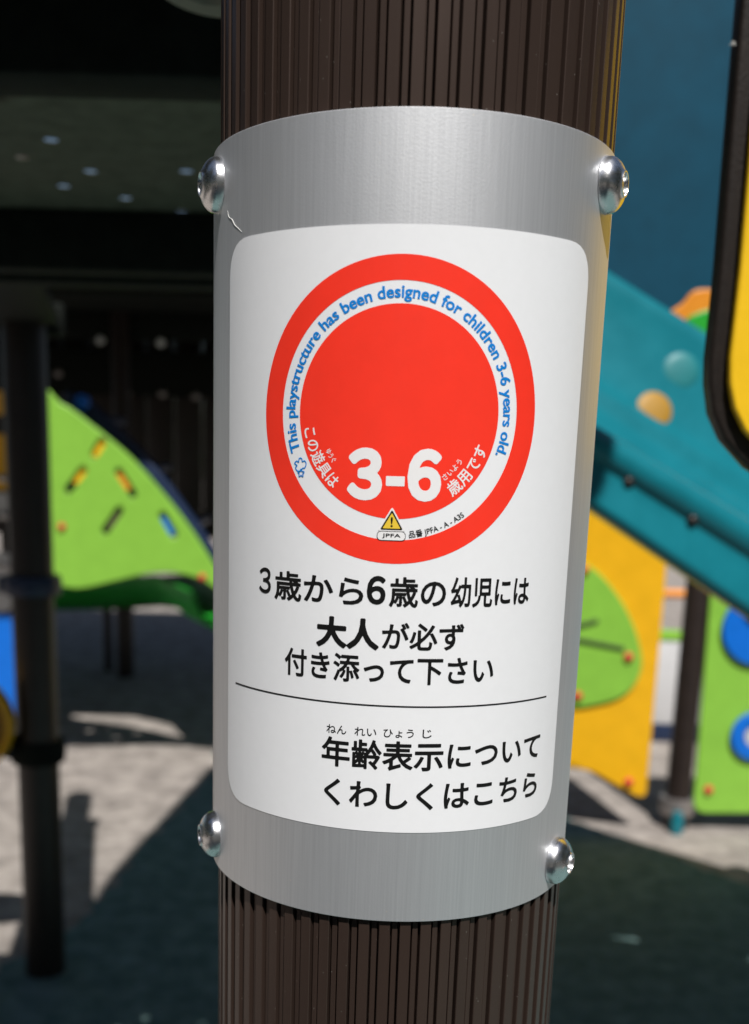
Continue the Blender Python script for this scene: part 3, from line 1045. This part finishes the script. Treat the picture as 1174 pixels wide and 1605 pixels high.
# orange and green leaf board between hood and slide
Yl = 2.28
leaf = thing("leaf_panel", (at(1110, 490, Yl).x, Yl, 1.6), "orange and green leaf board above the far rim of the teal slide", "panel")
panel("orange_leaf", [px_outline(smooth_loop([(1050, 492), (1072, 474), (1090, 455), (1125, 452), (1165, 445), (1260, 440), (1480, 450), (1500, 640), (1480, 800), (1300, 800), (1180, 760), (1120, 600), (1060, 520)], 4), Yl)], Yl, 0.014, M_orange, leaf, 0.003)  # hidden right and lower part enlarged to block stray sun
panel("green_leaf", [px_outline(smooth_loop([(1076, 502), (1100, 488), (1130, 482), (1170, 478), (1170, 550), (1120, 545), (1090, 530)], 4), Yl - 0.01)], Yl - 0.016, 0.014, M_green2, leaf, 0.003)

# ------------------------------------------------------------------ yellow board with leaf on the right
Y_Y = 4.20
yo = px_outline(round_poly([(720, 790), (880, 790), (955, 780), (1046, 846), (1044, 905), (1013, 1248), (1000, 1250), (960, 1228), (925, 1207), (880, 1203), (720, 1205)],
                           [5, 5, 20, 18, 30, 14, 10, 30, 40, 30, 10], 5), Y_Y)
yb = thing("playground_barrier", (at(950, 1000, Y_Y).x, Y_Y, 0.15), "large yellow board with a lime leaf and red caps right of the notice", "panel", "coloured play boards")
panel("board", [yo], Y_Y, 0.018, M_yellow, yb, 0.005)
lo_ = px_outline(smooth_loop([(780, 1000), (820, 905), (880, 877), (925, 888), (965, 930), (992, 980), (1005, 1032), (998, 1065), (975, 1090), (935, 1103), (890, 1106), (820, 1080)], 5), Y_Y)
panel("leaf_plate", [lo_], Y_Y - 0.014, 0.0135, M_green, yb, 0.004)
for a, b in (((880, 988), (937, 973)), ((880, 998), (978, 1017))):
    A, B = at(*a, Y_Y - 0.015), at(*b, Y_Y - 0.015)
    bm = bmesh.new(); tube(bm, [A, B], 0.0085, 10)
    build("leaf_vein", bm, M_slot, yb)
for x, y in ((985, 1030), (905, 1091), (915, 893)): cap(yb, at(x, y, Y_Y - 0.0145), 0.019)
cap(yb, at(985, 1226, Y_Y), 0.019)

# ------------------------------------------------------------------ lime board with blue rings at the right edge
Y_B = 4.26
go = px_outline(round_poly([(1118, 880), (1300, 880), (1270, 1275), (1086, 1275)], [10, 10, 20, 22], 6), Y_B)
gb = thing("playground_barrier", (at(1180, 1080, Y_B).x, Y_B, 0.08), "lime green board with round blue pieces at the right edge", "panel", "coloured play boards")
panel("board", [go], Y_B, 0.018, M_green, gb, 0.005)


def ring_plate(name, x, y, r_px, hole_px, depth, m, yoff):
    c = at(x, y, Y_B - yoff); k = Y_B / 1689 * 0.98
    outs = [circle(c.x, c.z, r_px * k, 48)]
    if hole_px: outs.append(circle(c.x, c.z, hole_px * k, 32))
    return panel(name, outs, Y_B - yoff, depth, m, gb, 0.005)


ring_plate("blue_disc", 1192, 986, 60, 0, 0.022, M_blue_pl, 0.0225)
ring_plate("disc_hub", 1184, 962, 14, 0, 0.015, M_yellow, 0.038)
ring_plate("blue_ring", 1186, 1155, 41, 20, 0.022, M_blue_pl, 0.0225)
ring_plate("ring_glass", 1186, 1155, 19, 0, 0.010, M_palepanel, 0.011)
cap(gb, at(1110, 1238, Y_B), 0.019)

# ------------------------------------------------------------------ low pale barrier seen in the gap on the right
Yw = 5.7
bar = thing("low_barrier", (at(1060, 1100, Yw).x, Yw, 0), "pale grey low barrier with lime top behind the right post", "barrier")
a0, a1 = at(960, 1003, Yw), at(1150, 1003, Yw)
bm = bmesh.new(); box(bm, (a0.x, Yw, 0.10), (a1.x, Yw + 0.03, a0.z), 0.006)
build("board", bm, M_palepanel, bar)
bm = bmesh.new(); box(bm, (a0.x, Yw - 0.006, a0.z + 0.001), (a1.x, Yw + 0.036, a0.z + 0.06), 0.01)
build("top_trim", bm, M_green, bar)
bm = bmesh.new(); box(bm, (a0.x, Yw - 0.003, 0.0), (a1.x, Yw + 0.033, 0.099), 0.006)
build("kick_board", bm, M_navy, bar)
Yo = 7.2
b0, b1 = at(960, 928, Yo), at(1150, 928, Yo)
rail = thing("orange_rail", (b0.x, Yo, 0), "orange handrail in the gap beside the right post", "rail")
bm = bmesh.new(); tube(bm, [(b0.x, Yo, b0.z), (b1.x + 0.3, Yo, b0.z)], 0.03, 14)
build("bar", bm, M_orange, rail)
for x in (b0.x, b1.x + 0.3):
    bm = bmesh.new(); tube(bm, [(x, Yo, 0), (x, Yo, b0.z)], 0.03, 14)
    build("upright", bm, M_zinc, rail)

# ------------------------------------------------------------------ far hedge that closes the view
bm = bmesh.new()
rnd = random.Random(3)
for k in range(9000):
    x = rnd.uniform(-16, 18); zt = 2.6 + 0.8 * math.sin(x * 0.7) + 0.5 * math.sin(x * 1.9 + 1)
    z = zt * rnd.random() ** 0.7; y = 20 + rnd.uniform(0, 1.6) + 0.4 * math.sin(x * 1.3)
    c = Vector((x, y, z)); s = rnd.uniform(0.07, 0.16)
    q = Matrix.Rotation(rnd.uniform(0, 6.28), 3, 'Z') @ Matrix.Rotation(rnd.uniform(-1.2, 1.2), 3, 'X')
    vs = [bm.verts.new(c + q @ Vector(v) * s) for v in ((-0.5, 0, 0), (0, -0.1, 0.4), (0.8, 0, 0), (0, 0.1, -0.4))]
    bm.faces.new(vs)
hedge = build("hedge", bm, M_leaf, smooth=False)
tag(hedge, "dark green leafy hedge far behind the playground", "hedge", kind='stuff')

# ------------------------------------------------------------------ added belt of trees that cuts sky light, behind and beside the camera
bm = bmesh.new()
for k in range(20000):
    a = rnd.uniform(math.radians(150), math.radians(390))
    rr = 8.5 + 1.5 * math.sin(a * 5) + rnd.uniform(-1.0, 1.0)
    top = 7.4 + 1.3 * math.sin(a * 7 + 1) + 0.6 * math.sin(a * 17)
    c = Vector((rr * math.cos(a), rr * math.sin(a) + 1.0, top * rnd.random() ** 0.8))
    s_ = rnd.uniform(0.22, 0.42)
    q = Matrix.Rotation(rnd.uniform(0, 6.28), 3, 'Z') @ Matrix.Rotation(rnd.uniform(-1.2, 1.2), 3, 'X')
    vs = [bm.verts.new(c + q @ Vector(v) * s_) for v in ((-0.5, 0, 0), (0, -0.1, 0.4), (0.8, 0, 0), (0, 0.1, -0.4))]
    bm.faces.new(vs)
sky_blocker = build("sky_blocker_trees", bm, M_leaf, smooth=False)
tag(sky_blocker, "added belt of leafy trees that blocks sky light, outside the frame", "trees", kind='stuff')
